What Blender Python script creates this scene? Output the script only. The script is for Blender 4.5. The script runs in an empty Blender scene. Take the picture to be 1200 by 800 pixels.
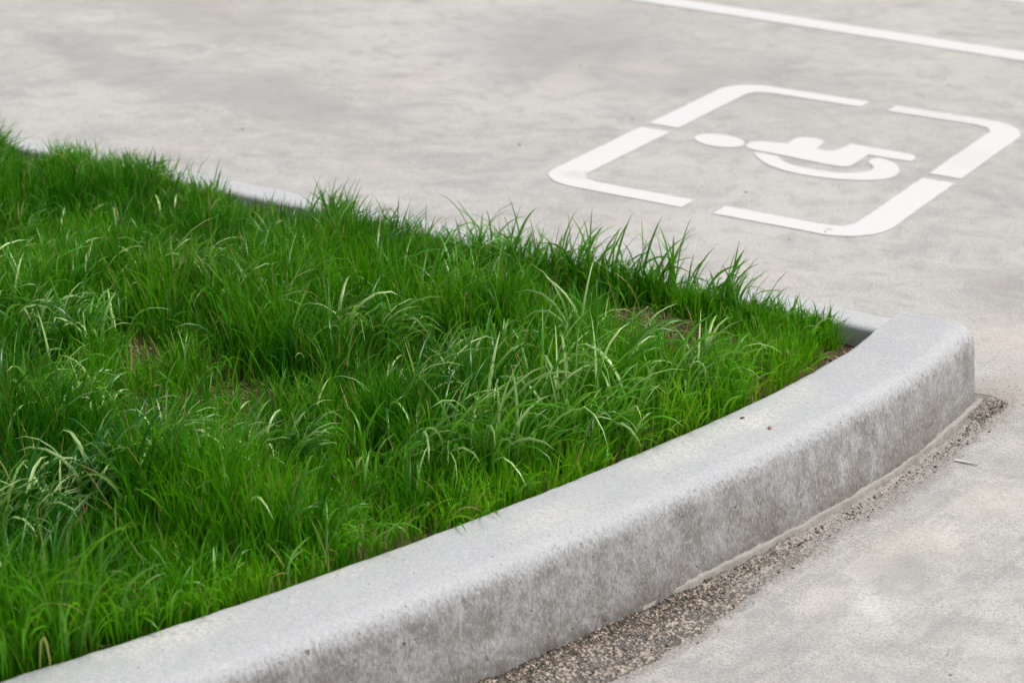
import bpy, bmesh, math, random
import numpy as np
from mathutils import Vector, Matrix
from mathutils.geometry import delaunay_2d_cdt

random.seed(7)
rng = np.random.default_rng(11)
sc = bpy.context.scene
col = sc.collection

# ------------------------------------------------------------------ camera
cam_d = bpy.data.cameras.new("camera")
cam = bpy.data.objects.new("camera", cam_d)
col.objects.link(cam)
right = Vector((0.8495087, 0.5275430, 0.0057704))
up = Vector((-0.2014668, 0.3142768, 0.9277075))
fwd = Vector((-0.4875921, 0.7892582, -0.3732633))
cam.matrix_world = Matrix(((right.x, up.x, -fwd.x, 2.169),
                           (right.y, up.y, -fwd.y, -5.021),
                           (right.z, up.z, -fwd.z, 1.6),
                           (0, 0, 0, 1)))
cam_d.sensor_width = 36.0
cam_d.lens = 70.27
cam_d.clip_start = 0.05
cam_d.clip_end = 600
cam_d.dof.use_dof = True
cam_d.dof.focus_distance = 3.55
cam_d.dof.aperture_fstop = 4.8
sc.camera = cam

# ------------------------------------------------------------------ light
SUN_EL, SUN_AZ = math.radians(60), math.radians(58)      # azimuth of the sun, from +Y towards +X
w = bpy.data.worlds.new("World")
sc.world = w
w.use_nodes = True
nt = w.node_tree
nt.nodes.clear()
sky = nt.nodes.new("ShaderNodeTexSky")
sky.sky_type = 'NISHITA'
sky.sun_disc = False
sky.sun_elevation = SUN_EL
sky.sun_rotation = SUN_AZ
sky.dust_density = 6.0
sky.air_density = 1.0
hs = nt.nodes.new("ShaderNodeHueSaturation")               # a cloud-covered sky is nearly grey
hs.inputs["Saturation"].default_value = 0.22
bg = nt.nodes.new("ShaderNodeBackground")
bg.inputs["Strength"].default_value = 0.075
wo = nt.nodes.new("ShaderNodeOutputWorld")
nt.links.new(sky.outputs[0], hs.inputs["Color"])
nt.links.new(hs.outputs[0], bg.inputs["Color"])
nt.links.new(bg.outputs[0], wo.inputs["Surface"])

sun_d = bpy.data.lights.new("sun", 'SUN')
sun_d.energy = 1.5
sun_d.angle = math.radians(16)
sun_d.color = (1.0, 0.965, 0.92)
sun = bpy.data.objects.new("sun", sun_d)
col.objects.link(sun)
sd = Vector((math.sin(SUN_AZ) * math.cos(SUN_EL), math.cos(SUN_AZ) * math.cos(SUN_EL), math.sin(SUN_EL)))
sun.rotation_euler = (-sd).to_track_quat('-Z', 'Y').to_euler()
sun.location = sd * 30

sc.render.engine = 'CYCLES'
sc.view_settings.view_transform = 'Standard'
sc.view_settings.look = 'None'
sc.view_settings.exposure = 0.67
sc.view_settings.gamma = 1.0
sc.view_settings.use_curve_mapping = False


# ------------------------------------------------------------------ helpers
def tag(o, label=None, cat=None, group=None, kind=None):
    if label: o["label"] = label
    if cat: o["category"] = cat
    if group: o["group"] = group
    if kind: o["kind"] = kind
    return o


def empty(name, loc=(0, 0, 0)):
    o = bpy.data.objects.new(name, None)
    o.empty_display_size = 0.1
    o.location = loc
    col.objects.link(o)
    return o


def mesh_obj(name, verts, faces, mat, parent=None, smooth=False, attrs=None, uv=None):
    """verts (n,3); faces: list of index tuples or an (m,k) array"""
    me = bpy.data.meshes.new(name)
    verts = np.asarray(verts, dtype=np.float32)
    if isinstance(faces, np.ndarray):
        m, k = faces.shape
        me.vertices.add(len(verts))
        me.vertices.foreach_set("co", verts.ravel())
        me.loops.add(m * k)
        me.loops.foreach_set("vertex_index", faces.astype(np.int32).ravel())
        me.polygons.add(m)
        me.polygons.foreach_set("loop_start", np.arange(0, m * k, k, dtype=np.int32))
        me.update(calc_edges=True)
    else:
        me.from_pydata([tuple(map(float, v)) for v in verts], [], faces)
        me.update()
    if attrs:
        for an, av in attrs.items():
            a = me.attributes.new(an, 'FLOAT', 'POINT')
            a.data.foreach_set("value", np.asarray(av, dtype=np.float32).ravel())
    if uv is not None:
        uvl = me.uv_layers.new(name="UVMap")
        vi = np.empty(len(me.loops), dtype=np.int32)
        me.loops.foreach_get("vertex_index", vi)
        uvl.data.foreach_set("uv", np.asarray(uv, dtype=np.float32)[vi].ravel())
    if smooth:
        me.polygons.foreach_set("use_smooth", np.ones(len(me.polygons), dtype=bool))
    me.materials.append(mat)
    o = bpy.data.objects.new(name, me)
    col.objects.link(o)
    if parent: o.parent = parent
    return o


def grid_faces(n, m, off=0, flip=False):
    i, j = np.meshgrid(np.arange(n - 1), np.arange(m - 1), indexing='ij')
    a = (i * m + j).ravel() + off
    f = np.stack([a, a + 1, a + m + 1, a + m], 1)
    return f[:, ::-1].copy() if flip else f


def hash2(ix, iy, seed=0):
    n = (ix.astype(np.int64) * 374761393 + iy.astype(np.int64) * 668265263 + seed * 982451653) & 0x7fffffff
    n = ((n ^ (n >> 13)) * 1274126177) & 0x7fffffff
    return ((n ^ (n >> 16)) & 0xffff) / 65535.0


def vnoise(x, y, seed=0):
    x = np.asarray(x, float); y = np.asarray(y, float)
    ix = np.floor(x); iy = np.floor(y)
    fx = x - ix; fy = y - iy
    fx = fx * fx * (3 - 2 * fx); fy = fy * fy * (3 - 2 * fy)
    a = hash2(ix, iy, seed); b = hash2(ix + 1, iy, seed)
    c = hash2(ix, iy + 1, seed); d = hash2(ix + 1, iy + 1, seed)
    return (a * (1 - fx) + b * fx) * (1 - fy) + (c * (1 - fx) + d * fx) * fy


def fbm(x, y, octs=4, seed=0):
    t = 0; a = 0.5; s = 0
    for k in range(octs):
        t = t + a * vnoise(np.asarray(x) * 2 ** k, np.asarray(y) * 2 ** k, seed + k); s += a; a *= 0.5
    return t / s


def sstep(a, b, x):
    t = np.clip((x - a) / (b - a), 0, 1)
    return t * t * (3 - 2 * t)


# ---- node helper
class NT:
    def __init__(self, name):
        self.mat = bpy.data.materials.new(name)
        self.mat.use_nodes = True
        self.t = self.mat.node_tree
        self.t.nodes.clear()
        self.out = self.t.nodes.new("ShaderNodeOutputMaterial")

    def n(self, kind, props=None, **ins):
        nd = self.t.nodes.new(kind)
        for k, v in (props or {}).items(): setattr(nd, k, v)
        for k, v in ins.items():
            k2 = k.replace("_", " ")
            sock = nd.inputs[int(k[1:])] if k[0] == "i" and k[1:].isdigit() else nd.inputs[k2]
            self.set(sock, v)
        return nd

    def set(self, sock, v):
        if isinstance(v, bpy.types.NodeSocket): self.t.links.new(v, sock)
        elif isinstance(v, bpy.types.Node): self.t.links.new(v.outputs[0], sock)
        else:
            if sock.type == 'RGBA' and len(v) == 3: v = (*v, 1)
            sock.default_value = v

    def math(self, op, a, b=0.0, c=0.0, clamp=False):
        return self.n("ShaderNodeMath", {"operation": op, "use_clamp": clamp}, i0=a, i1=b, i2=c).outputs[0]

    def noise(self, vec, scale, detail=4, rough=0.55, dist=0.0):
        return self.n("ShaderNodeTexNoise", None, Vector=vec, Scale=scale, Detail=detail, Roughness=rough, Distortion=dist).outputs[0]

    def map(self, v, a, b, c=0.0, d=1.0, smooth=True):
        nd = self.n("ShaderNodeMapRange", {"interpolation_type": 'SMOOTHSTEP' if smooth else 'LINEAR', "clamp": True}, i0=v, i1=a, i2=b, i3=c, i4=d)
        return nd.outputs[0]

    def mix(self, f, a, b, mode='MIX'):
        nd = self.n("ShaderNodeMix", {"data_type": 'RGBA', "blend_type": mode})
        self.set(nd.inputs[0], f); self.set(nd.inputs[6], a); self.set(nd.inputs[7], b)
        return nd.outputs[2]

    def scalev(self, v, s):
        return self.n("ShaderNodeVectorMath", {"operation": 'MULTIPLY'}, i0=v, i1=s).outputs[0]

    def addv(self, v, s):
        return self.n("ShaderNodeVectorMath", {"operation": 'ADD'}, i0=v, i1=s).outputs[0]

    def attr(self, name):
        return self.n("ShaderNodeAttribute", {"attribute_name": name}).outputs["Fac"]

    def spot(self, vec, x, y, rx, ry, soft=0.35, rot=0.0):
        """mask of a stain with its own place and size on the object"""
        m = self.n("ShaderNodeMapping", {"vector_type": 'TEXTURE'}, Vector=vec)
        m.inputs["Location"].default_value = (x, y, 0)
        m.inputs["Rotation"].default_value = (0, 0, rot)
        m.inputs["Scale"].default_value = (rx, ry, 1)
        ln = self.n("ShaderNodeVectorMath", {"operation": 'LENGTH'}, i0=self.scalev(m.outputs[0], (1, 1, 0)))
        return self.map(ln.outputs["Value"], 1 - soft, 1 + soft, 1.0, 0.0)

    def bump(self, h, strength, dist, normal=None):
        nd = self.n("ShaderNodeBump", None, Height=h, Strength=strength, Distance=dist)
        if normal is not None: self.set(nd.inputs["Normal"], normal)
        return nd.outputs[0]

    def principled(self, color, rough=0.8, spec=0.3, normal=None):
        p = self.n("ShaderNodeBsdfPrincipled", None)
        self.set(p.inputs["Base Color"], color)
        self.set(p.inputs["Roughness"], rough)
        self.set(p.inputs["Specular IOR Level"], spec)
        if normal is not None: self.set(p.inputs["Normal"], normal)
        return p

    def done(self, shader):
        self.t.links.new(shader.outputs[0] if isinstance(shader, bpy.types.Node) else shader, self.out.inputs[0])
        return self.mat


# ------------------------------------------------------------------ materials
def pavement_color(m, P):
    """worn pale concrete: soft grey cloud, sandy veil, fine grain"""
    wob = m.n("ShaderNodeTexNoise", None, Vector=P, Scale=3.0, Detail=3.0)
    Pw = m.addv(P, m.scalev(m.addv(wob.outputs["Color"], (-.5, -.5, -.5)), (.22, .22, .0)))
    big = m.noise(P, 1.1, 5, .6, .4)
    mid = m.noise(Pw, 4.2, 6, .62, .6)
    sand = m.noise(m.addv(P, (7, 3, 0)), 2.1, 5, .62, .3)
    fine = m.noise(P, 130, 4, .7)
    grain = m.noise(P, 330, 3, .7)
    blot = m.noise(Pw, 15, 5, .62, .4)
    bent = m.n('ShaderNodeVectorRotate', {'rotation_type': 'Z_AXIS'}, Vector=P, Angle=math.radians(9))
    band = m.noise(m.scalev(bent.outputs[0], (1.0, .07, 1.0)), 26, 5, .68, .05)
    nearm = m.math('MULTIPLY', m.map(m.n('ShaderNodeSeparateXYZ', None, i0=P).outputs[1], -1.1, -1.6), m.map(m.n('ShaderNodeSeparateXYZ', None, i0=P).outputs[0], .7, .95))
    agg = m.noise(P, 190, 3, .75)
    c = m.mix(m.map(big, .36, .66), (.44, .433, .422), (.52, .512, .50))
    c = m.mix(m.math('MULTIPLY', m.map(mid, .50, .66), .55), c, (.32, .321, .325))
    c = m.mix(m.math('MULTIPLY', m.map(sand, .52, .74), .5), c, (.52, .48, .435))
    c = m.mix(m.math('MULTIPLY', m.map(blot, .52, .64), .38), c, (.30, .288, .287))
    c = m.mix(m.math('MULTIPLY', m.map(blot, .46, .35), .45), c, (.57, .555, .53))
    c = m.mix(m.math('MULTIPLY', m.math('MULTIPLY', m.map(band, .50, .64), nearm), .45), c, (.30, .29, .28))
    c = m.mix(m.math('MULTIPLY', m.math('MULTIPLY', m.map(band, .48, .36), nearm), .4), c, (.58, .55, .52))
    c = m.mix(m.math('MULTIPLY', m.map(agg, .55, .62), .6), c, (.20, .188, .18))
    c = m.mix(m.math('MULTIPLY', m.map(agg, .45, .37), .5), c, (.62, .59, .56))
    c = m.mix(m.math('MULTIPLY', m.map(fine, .5, .68), .45), c, (.60, .58, .55))
    c = m.mix(m.math('MULTIPLY', m.map(fine, .48, .32), .45), c, (.24, .235, .23))
    c = m.mix(m.math('MULTIPLY', m.map(grain, .54, .66), .62), c, (.19, .175, .163))
    c = m.mix(m.math('MULTIPLY', m.map(grain, .45, .35), .5), c, (.68, .645, .60))
    turn = m.n('ShaderNodeVectorRotate', {'rotation_type': 'Z_AXIS'}, Vector=Pw, Angle=math.radians(-32))
    st1 = m.noise(m.scalev(turn.outputs[0], (2.4, 5.0, 1.0)), 1.5, 9, .72, .6)
    st2 = m.noise(m.scalev(turn.outputs[0], (8.0, 13.0, 1.0)), 2.0, 7, .74, .5)
    c = m.mix(m.math('MULTIPLY', m.map(st1, .52, .62), .30), c, (.33, .33, .333))
    c = m.mix(m.math('MULTIPLY', m.map(st1, .47, .37), .35), c, (.56, .55, .53))
    c = m.mix(m.math('MULTIPLY', m.map(st2, .57, .65), .30), c, (.29, .282, .275))
    c = m.mix(m.math('MULTIPLY', m.map(st2, .42, .34), .28), c, (.60, .575, .545))
    dirt = m.attr('dirt')
    dm = m.math('MULTIPLY', m.map(m.math('ADD', dirt, m.math('MULTIPLY', m.math('SUBTRACT', m.noise(P, 28, 6, .72, .3), .5), 2.6)), .25, 1.0), m.map(dirt, .0, .35))
    c = m.mix(m.math('MULTIPLY', dm, .72), c, m.mix(m.map(agg, .36, .62), (.40, .365, .33), (.145, .13, .118)))
    c = m.mix(m.math('MULTIPLY', nearm, m.map(m.noise(P, 9, 5, .7, .4), .42, .6, 0, .4)), c, (.31, .305, .30))
    # patches that are where the photograph has them
    W = m.addv(P, m.scalev(m.addv(m.n("ShaderNodeTexNoise", None, Vector=P, Scale=45.0, Detail=6.0, Roughness=.7).outputs["Color"], (-.5, -.5, -.5)), (.09, .09, 0)))
    W2 = m.addv(P, m.scalev(m.addv(m.n("ShaderNodeTexNoise", None, Vector=P, Scale=5.0, Detail=5.0).outputs["Color"], (-.5, -.5, -.5)), (.5, .5, 0)))
    for (x, y, rx, ry, cc, f, soft, rot) in (
            (-1.25, .75, .30, .42, (.30, .303, .31), .5, .8, .3),
            (-.72, .62, .55, .30, (.31, .308, .305), .40, .8, 0),
            (-1.55, -.35, .36, .16, (.31, .308, .305), .5, .6, -.5),
            (-2.3, -.25, .5, .14, (.31, .308, .305), .5, .6, -.4),
            (-2.5, .4, .6, .22, (.33, .315, .295), .45, .6, -.3)):
        c = m.mix(m.math('MULTIPLY', m.spot(W2, x, y, rx, ry, soft, rot), f), c, cc)
    for (x, y, rx, ry, cc, f, soft, rot) in (
            (1.122, -2.104, .036, .085, (.58, .525, .465), .42, .9, .1),
            (1.185, -2.02, .06, .06, (.58, .54, .49), .6, .7, 0),
            (1.185, -1.99, .020, .05, (.68, .665, .64), .4, .8, .3),
            (1.188, -2.304, .020, .055, (.68, .665, .64), .45, .8, .5),
            (1.146, -2.254, .018, .05, (.68, .665, .64), .4, .8, .5),
            (1.155, -2.17, .06, .05, (.30, .295, .29), .5, .8, .3),
            (1.10, -2.33, .02, .05, (.58, .53, .48), .4, .8, 0),
            (1.21, -1.83, .05, .07, (.58, .53, .48), .5, .7, 0),
            (-.98, .40, .05, .24, (.60, .56, .51), .45, .8, .25),
            (-.80, .62, .10, .06, (.60, .55, .50), .4, .8, 0),
            (.86, -.75, .07, .10, (.33, .31, .295), .6, .8, .3),
            (.98, -1.05, .10, .12, (.60, .53, .48), .45, .8, .3),
            (1.06, -1.35, .06, .14, (.40, .35, .31), .6, .7, -.1)):
        c = m.mix(m.math('MULTIPLY', m.math('MULTIPLY', m.spot(W, x, y, rx, ry, soft, rot), m.map(fine, .38, .56, .25, 1.0)), f), c, cc)
    h = m.math('ADD', m.math('MULTIPLY', fine, .5), m.math('MULTIPLY', m.math('ADD', grain, agg), .6))
    return c, h


def mat_pavement():
    m = NT("worn_concrete")
    P = m.n("ShaderNodeTexCoord").outputs["Object"]
    c, h = pavement_color(m, P)
    return m.done(m.principled(c, .82, .25, m.bump(h, .8, .003)))


def mat_gutter():
    m = NT("broken_asphalt")
    P = m.n("ShaderNodeTexCoord").outputs["Object"]
    along = m.attr("along")
    v = m.n("ShaderNodeTexVoronoi", {"feature": 'F1'}, Vector=P, Scale=230.0)
    cell = m.n("ShaderNodeSeparateColor", None, i0=v.outputs["Color"]).outputs[0]
    n1 = m.noise(P, 30, 5, .65, .5)
    n2 = m.noise(P, 8, 4, .6)
    dark = m.mix(n2, (.040, .034, .030), (.105, .092, .080))
    pale = m.mix(cell, (.40, .31, .24), (.60, .50, .41))
    f = m.math('ADD', m.map(cell, .58, .80), m.map(n1, .55, .70), clamp=True)
    f = m.math('MULTIPLY', f, m.map(n1, .30, .55, .25, 1.0))
    c = m.mix(m.math('MULTIPLY', f, .75), dark, pale)
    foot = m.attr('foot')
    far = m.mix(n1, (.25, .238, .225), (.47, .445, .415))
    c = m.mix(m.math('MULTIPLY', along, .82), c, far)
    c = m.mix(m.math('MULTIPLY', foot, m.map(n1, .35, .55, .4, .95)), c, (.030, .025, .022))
    mid = m.attr("outer")
    c = m.mix(m.math('MULTIPLY', m.math('MULTIPLY', mid, m.map(n2, .2, .5)), .9), c, m.mix(m.math('ADD', m.math('MULTIPLY', cell, .6), m.math('MULTIPLY', n1, .4)), (.12, .115, .11), (.46, .435, .405)))
    h = m.math('ADD', v.outputs["Distance"], m.math('MULTIPLY', n1, .8))
    return m.done(m.principled(c, .85, .25, m.bump(h, .8, .003)))


def mat_kerb(name, streak=1.0, tops=((.40, .410, .430), (.475, .484, .502))):
    m = NT(name)
    U = m.n("ShaderNodeTexCoord").outputs["UV"]
    P = m.n("ShaderNodeTexCoord").outputs["Object"]
    face = m.attr("face")                       # 0 on the top, 1 on the weathered outer face
    low = m.attr("low")                         # height down the face
    n_big = m.noise(P, 7, 5, .6, .3)
    n_mid = m.noise(P, 34, 5, .65, .3)
    n_fine = m.noise(P, 210, 3, .7)
    grain = m.noise(P, 620, 2, .6)
    top = m.mix(n_big, *tops)
    top = m.mix(m.math('MULTIPLY', m.map(n_mid, .54, .72), .45), top, (.54, .535, .52))
    top = m.mix(m.math('MULTIPLY', m.map(n_fine, .50, .38), .32), top, (.27, .27, .275))
    top = m.mix(m.math('MULTIPLY', m.map(n_fine, .56, .66), .5), top, (.60, .595, .585))
    top = m.mix(m.math('MULTIPLY', m.map(grain, .58, .68), .3), top, (.20, .195, .19))
    W = m.addv(P, m.scalev(m.addv(m.n("ShaderNodeTexNoise", None, Vector=P, Scale=38.0, Detail=5.0).outputs["Color"], (-.5, -.5, -.5)), (.07, .07, 0)))
    for (x, y, rx, ry, f, rot) in ((.79, -2.25, .03, .10, .65, -.25), (.855, -2.03, .03, .07, .5, 0), (.83, -2.09, .025, .06, .75, -.2), (.86, -1.90, .03, .05, .5, 0),
                                   (.73, -2.58, .035, .07, .5, -.3), (.47, -3.17, .03, .09, .7, -.4), (.56, -2.9, .02, .05, .35, -.4)):
        top = m.mix(m.math('MULTIPLY', m.math('MULTIPLY', m.spot(W, x, y, rx, ry, .6, rot), m.map(m.noise(P, 130, 5, .7), .42, .58)), f), top, (.64, .615, .57))
    US = m.scalev(U, (1.0, .45, 1.0))
    s1 = m.noise(US, 215, 5, .7, .2)
    s2 = m.noise(m.scalev(U, (1.0, .6, 1.0)), 42, 6, .68, .3)
    s3 = m.noise(m.scalev(U, (1.0, .5, 1.0)), 9, 5, .62, .4)
    s4 = m.noise(m.scalev(U, (1.0, .35, 1.0)), 330, 3, .65)
    s5 = m.noise(m.scalev(U, (1.0, .12, 1.0)), 60, 4, .6, .2)
    s6 = m.noise(m.scalev(U, (1.0, .7, 1.0)), 15, 6, .7, .5)
    fc = m.mix(m.map(s2, .36, .64), (.28, .275, .268), (.41, .413, .418))
    fc = m.mix(m.math('MULTIPLY', m.map(s6, .49, .60), .7), fc, (.205, .195, .185))
    fc = m.mix(m.math('MULTIPLY', m.map(s6, .46, .36), .45), fc, (.50, .505, .515))
    fc = m.mix(m.math('MULTIPLY', m.map(s1, .51, .61), .45), fc, (.20, .178, .155))
    fc = m.mix(m.math('MULTIPLY', m.map(s1, .46, .38), .42), fc, (.57, .575, .585))
    fc = m.mix(m.math('MULTIPLY', m.map(s5, .56, .68), .4), fc, (.58, .58, .585))
    # road spatter: heavier low down and towards the corner
    spl = m.math('MULTIPLY', m.map(s3, .38, .60), m.map(low, .10, .70, .15, 1.0))
    spl = m.math('MULTIPLY', spl, m.attr("splash"))
    fc = m.mix(m.math('MULTIPLY', spl, .72), fc, m.mix(m.map(s1, .38, .6), (.31, .29, .268), (.155, .134, .113)))
    fc = m.mix(m.math('MULTIPLY', m.map(s4, .58, .66), .55), fc, (.12, .10, .085))
    fc = m.mix(m.math('MULTIPLY', m.map(s4, .41, .33), .5), fc, (.64, .64, .645))
    grime = m.math('MULTIPLY', m.map(low, .72, 1.0), m.map(s2, .40, .60))
    fc = m.mix(m.math('MULTIPLY', grime, .7), fc, (.13, .108, .09))
    fm = m.math('ADD', face, m.math('MULTIPLY', m.math('SUBTRACT', s1, .5), 1.3), clamp=True)
    fm = m.math('MULTIPLY', m.map(fm, .30, .72), m.map(face, .05, .3))
    c = m.mix(m.math('MULTIPLY', fm, streak), top, fc)
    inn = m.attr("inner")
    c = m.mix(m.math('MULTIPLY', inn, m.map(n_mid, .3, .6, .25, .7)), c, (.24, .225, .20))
    # bug holes
    v = m.n("ShaderNodeTexVoronoi", {"feature": 'F1'}, Vector=P, Scale=55.0)
    hs_ = m.n("ShaderNodeSeparateColor", None, i0=v.outputs["Color"]).outputs[0]
    hole = m.math('MULTIPLY', m.map(v.outputs["Distance"], .16, .06), m.map(hs_, .70, .72))
    c = m.mix(m.math('MULTIPLY', m.math('MULTIPLY', hole, m.map(face, .1, .5, .2, 1.0)), .7), c, (.13, .11, .095))
    v2 = m.n('ShaderNodeTexVoronoi', {'feature': 'F1'}, Vector=P, Scale=17.0)
    hs2 = m.n('ShaderNodeSeparateColor', None, i0=v2.outputs['Color']).outputs[0]
    pit = m.math('MULTIPLY', m.map(m.math('ADD', v2.outputs['Distance'], m.math('MULTIPLY', m.math('SUBTRACT', n_fine, .5), .12)), .085, .045), m.math('MULTIPLY', m.map(hs2, .74, .75), m.map(face, .2, .6)))
    c = m.mix(m.math('MULTIPLY', pit, .85), c, (.085, .065, .052))
    h = m.math('ADD', m.math('MULTIPLY', n_fine, .5), m.math('MULTIPLY', grain, .3))
    h = m.math('SUBTRACT', h, m.math('MULTIPLY', pit, 2.0))
    h = m.math('ADD', h, m.math('MULTIPLY', m.math('MULTIPLY', s1, fm), 1.3))
    h = m.math('SUBTRACT', h, m.math('MULTIPLY', hole, 1.5))
    return m.done(m.principled(c, .74, .35, m.bump(h, .55, .0022)))


def mat_mortar():
    m = NT("mortar")
    P = m.n("ShaderNodeTexCoord").outputs["Object"]
    n = m.noise(P, 60, 5, .65)
    g = m.noise(P, 400, 2, .6)
    c = m.mix(n, (.24, .225, .205), (.43, .405, .37))
    c = m.mix(m.math('MULTIPLY', m.map(g, .58, .7), .5), c, (.16, .14, .12))
    return m.done(m.principled(c, .85, .25, m.bump(m.math('ADD', n, g), .6, .002)))


def mat_paint():
    m = NT("road_paint")
    P = m.n("ShaderNodeTexCoord").outputs["Object"]
    n = m.noise(P, 30, 6, .7, .4)
    g = m.noise(P, 260, 3, .6)
    W = m.addv(P, m.scalev(m.addv(m.n("ShaderNodeTexNoise", None, Vector=P, Scale=45.0, Detail=4.0).outputs["Color"], (-.5, -.5, -.5)), (.05, .05, 0)))
    c = m.mix(n, (.60, .605, .605), (.68, .685, .685))
    c = m.mix(m.math('MULTIPLY', m.map(g, .55, .7), .12), c, (.55, .54, .52))
    wear = m.math('MULTIPLY', m.map(n, .58, .66), .35)
    sc1 = m.math('MULTIPLY', m.spot(W, -.40, -.52, .05, .03, .7), m.map(g, .42, .60))
    sc2 = m.math('MULTIPLY', m.spot(W, .20, .585, .16, .05, .7), m.map(g, .45, .62, 0, .6))
    sc3 = m.math('MULTIPLY', m.spot(W, .44, .2, .05, .10, .7), m.map(g, .45, .62, 0, .4))
    f = m.math('ADD', m.math('MULTIPLY', wear, m.map(g, .5, .65)), m.math('ADD', sc1, m.math('ADD', sc2, sc3)), clamp=True)
    c = m.mix(m.math('MULTIPLY', f, .8), c, (.42, .41, .40))
    chip = m.spot(P, .352, -.577, .010, .008, .5)
    c = m.mix(m.math('MULTIPLY', chip, .6), c, (.36, .33, .30))
    return m.done(m.principled(c, .6, .35, m.bump(g, .3, .0008)))


def mat_soil():
    m = NT("soil")
    P = m.n("ShaderNodeTexCoord").outputs["Object"]
    n = m.noise(P, 40, 6, .7, .4)
    g = m.noise(P, 180, 4, .65)
    c = m.mix(n, (.055, .036, .022), (.17, .115, .07))
    c = m.mix(m.math('MULTIPLY', m.map(g, .55, .72), .6), c, (.34, .25, .16))
    return m.done(m.principled(c, .95, .1, m.bump(m.math('ADD', n, g), .9, .008)))


def mat_grit(name, a, b, c3):
    m = NT(name)
    r = m.attr("pick")
    c = m.mix(m.map(r, .0, .6, 0, 1, False), a, b)
    c = m.mix(m.map(r, .6, 1.0, 0, 1, False), c, c3)
    return m.done(m.principled(c, .85, .25))


def mat_plain(name, c, rough=.7):
    m = NT(name)
    P = m.n("ShaderNodeTexCoord").outputs["Object"]
    n = m.noise(P, 300, 3, .6)
    cc = m.mix(n, tuple(x * .75 for x in c), tuple(min(1, x * 1.2) for x in c))
    return m.done(m.principled(cc, rough, .3))


def mat_grass(name, rough, transl, sheen, under=.0):
    m = NT(name)
    hue = m.attr("hue"); t = m.attr("along_blade"); dry = m.attr("dry")
    deep = m.mix(hue, (.010, .120, .002), (.135, .480, .004))
    yel = (.24, .32, .018)
    c = m.mix(m.map(hue, .78, 1.0, 0, .75), deep, yel)
    c = m.mix(m.map(t, .22, .0, 0, .35), c, (.13, .15, .04))  # pale sheath near the root
    c = m.mix(m.math('MULTIPLY', m.attr('pale'), m.map(t, .25, .55)), c, (.52, .72, .27))          # sky highlight painted into the arching part of some broad blades
    c = m.mix(m.map(dry, .5, 1.0), c, (.42, .33, .14))                  # dry blade
    c = m.mix(m.math('MULTIPLY', m.map(t, .90, 1.0), m.map(dry, .25, .4)), c, (.45, .36, .10))  # yellowed tip
    if under:                                                          # the underside of a broad blade is waxy and pale
        back = m.n('ShaderNodeNewGeometry').outputs['Backfacing']
        c = m.mix(m.math('MULTIPLY', back, m.map(t, .2, .5, 0, under)), c, (.24, .46, .09))
    p = m.principled(c, rough, sheen)
    tr = m.n("ShaderNodeBsdfTranslucent", None)
    m.set(tr.inputs["Color"], m.mix(.6, c, m.mix(hue, (.07, .37, .002), (.36, .78, .006))))
    mx = m.n("ShaderNodeMixShader", None, i0=transl, i1=p.outputs[0], i2=tr.outputs[0])
    return m.done(mx)


M_PAVE = mat_pavement()
M_GUT = mat_gutter()
M_KERB = mat_kerb("kerb_concrete")
M_KERB2 = mat_kerb("edging_concrete", .55, ((.43, .442, .465), (.51, .52, .535)))
M_MORTAR = mat_mortar()
M_PAINT = mat_paint()
M_SOIL = mat_soil()
M_GRASS = mat_grass("grass_blade", .45, .34, .25)
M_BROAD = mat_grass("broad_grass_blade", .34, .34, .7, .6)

# ------------------------------------------------------------------ plan curves (metres; the parking symbol is centred on the origin)
Q = [-0.026426458616060466, -0.120856511032728, -0.27166418595224273, 0.010043656830068996, 0.8579626813912127]
T0 = -1.9


def u_inner(v):
    """plan position of the inner top edge of the curved kerb"""
    t = np.asarray(v, float) + 1.5
    tc = np.clip(t, T0, 0)
    u = np.polyval(Q, tc)
    sl = np.polyval(np.polyder(Q), T0)
    return u + np.where(t < T0, (t - T0) * sl, 0)


V_END = -1.392
vv = np.linspace(-5.3, V_END, 1600)
uu = u_inner(vv)
seg = np.hypot(np.diff(uu), np.diff(vv))
arc = np.concatenate([[0], np.cumsum(seg)])
S_LEN = arc[-1]


def curve(s):
    v = np.interp(s, arc, vv)
    u = np.interp(s, arc, uu)
    e = 1e-3
    v2 = np.interp(np.minimum(s + e, S_LEN), arc, vv); v1 = np.interp(np.maximum(s - e, 0), arc, vv)
    u2 = np.interp(np.minimum(s + e, S_LEN), arc, uu); u1 = np.interp(np.maximum(s - e, 0), arc, uu)
    d = np.hypot(u2 - u1, v2 - v1) + 1e-9
    tu, tv = (u2 - u1) / d, (v2 - v1) / d
    return u, v, tv, -tu          # position and outward normal (towards the road)


def s_of_v(v):
    return np.interp(v, vv, arc)


ZK = 0.16
BASE = 0.180


# ------------------------------------------------------------------ pavement and gutter
def border(s):
    """offset of the pavement's broken edge from the kerb's inner line"""
    u, v, nu, nv = curve(s)
    off = np.interp(v, [-5, -3.0, -2.72, -2.6, -2.4, -2.2, -2.05, -1.88, -1.7, -1.5, -1.36],
                    [.35, .335, .325, .312, .295, .264, .245, .236, .233, .231, .228])
    off = off + (fbm(s * 9, 0 * s + 3.3, 4, 5) - .5) * .035 + (fbm(s * 60, 0 * s + 1.3, 3, 9) - .5) * .012
    return off


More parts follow.
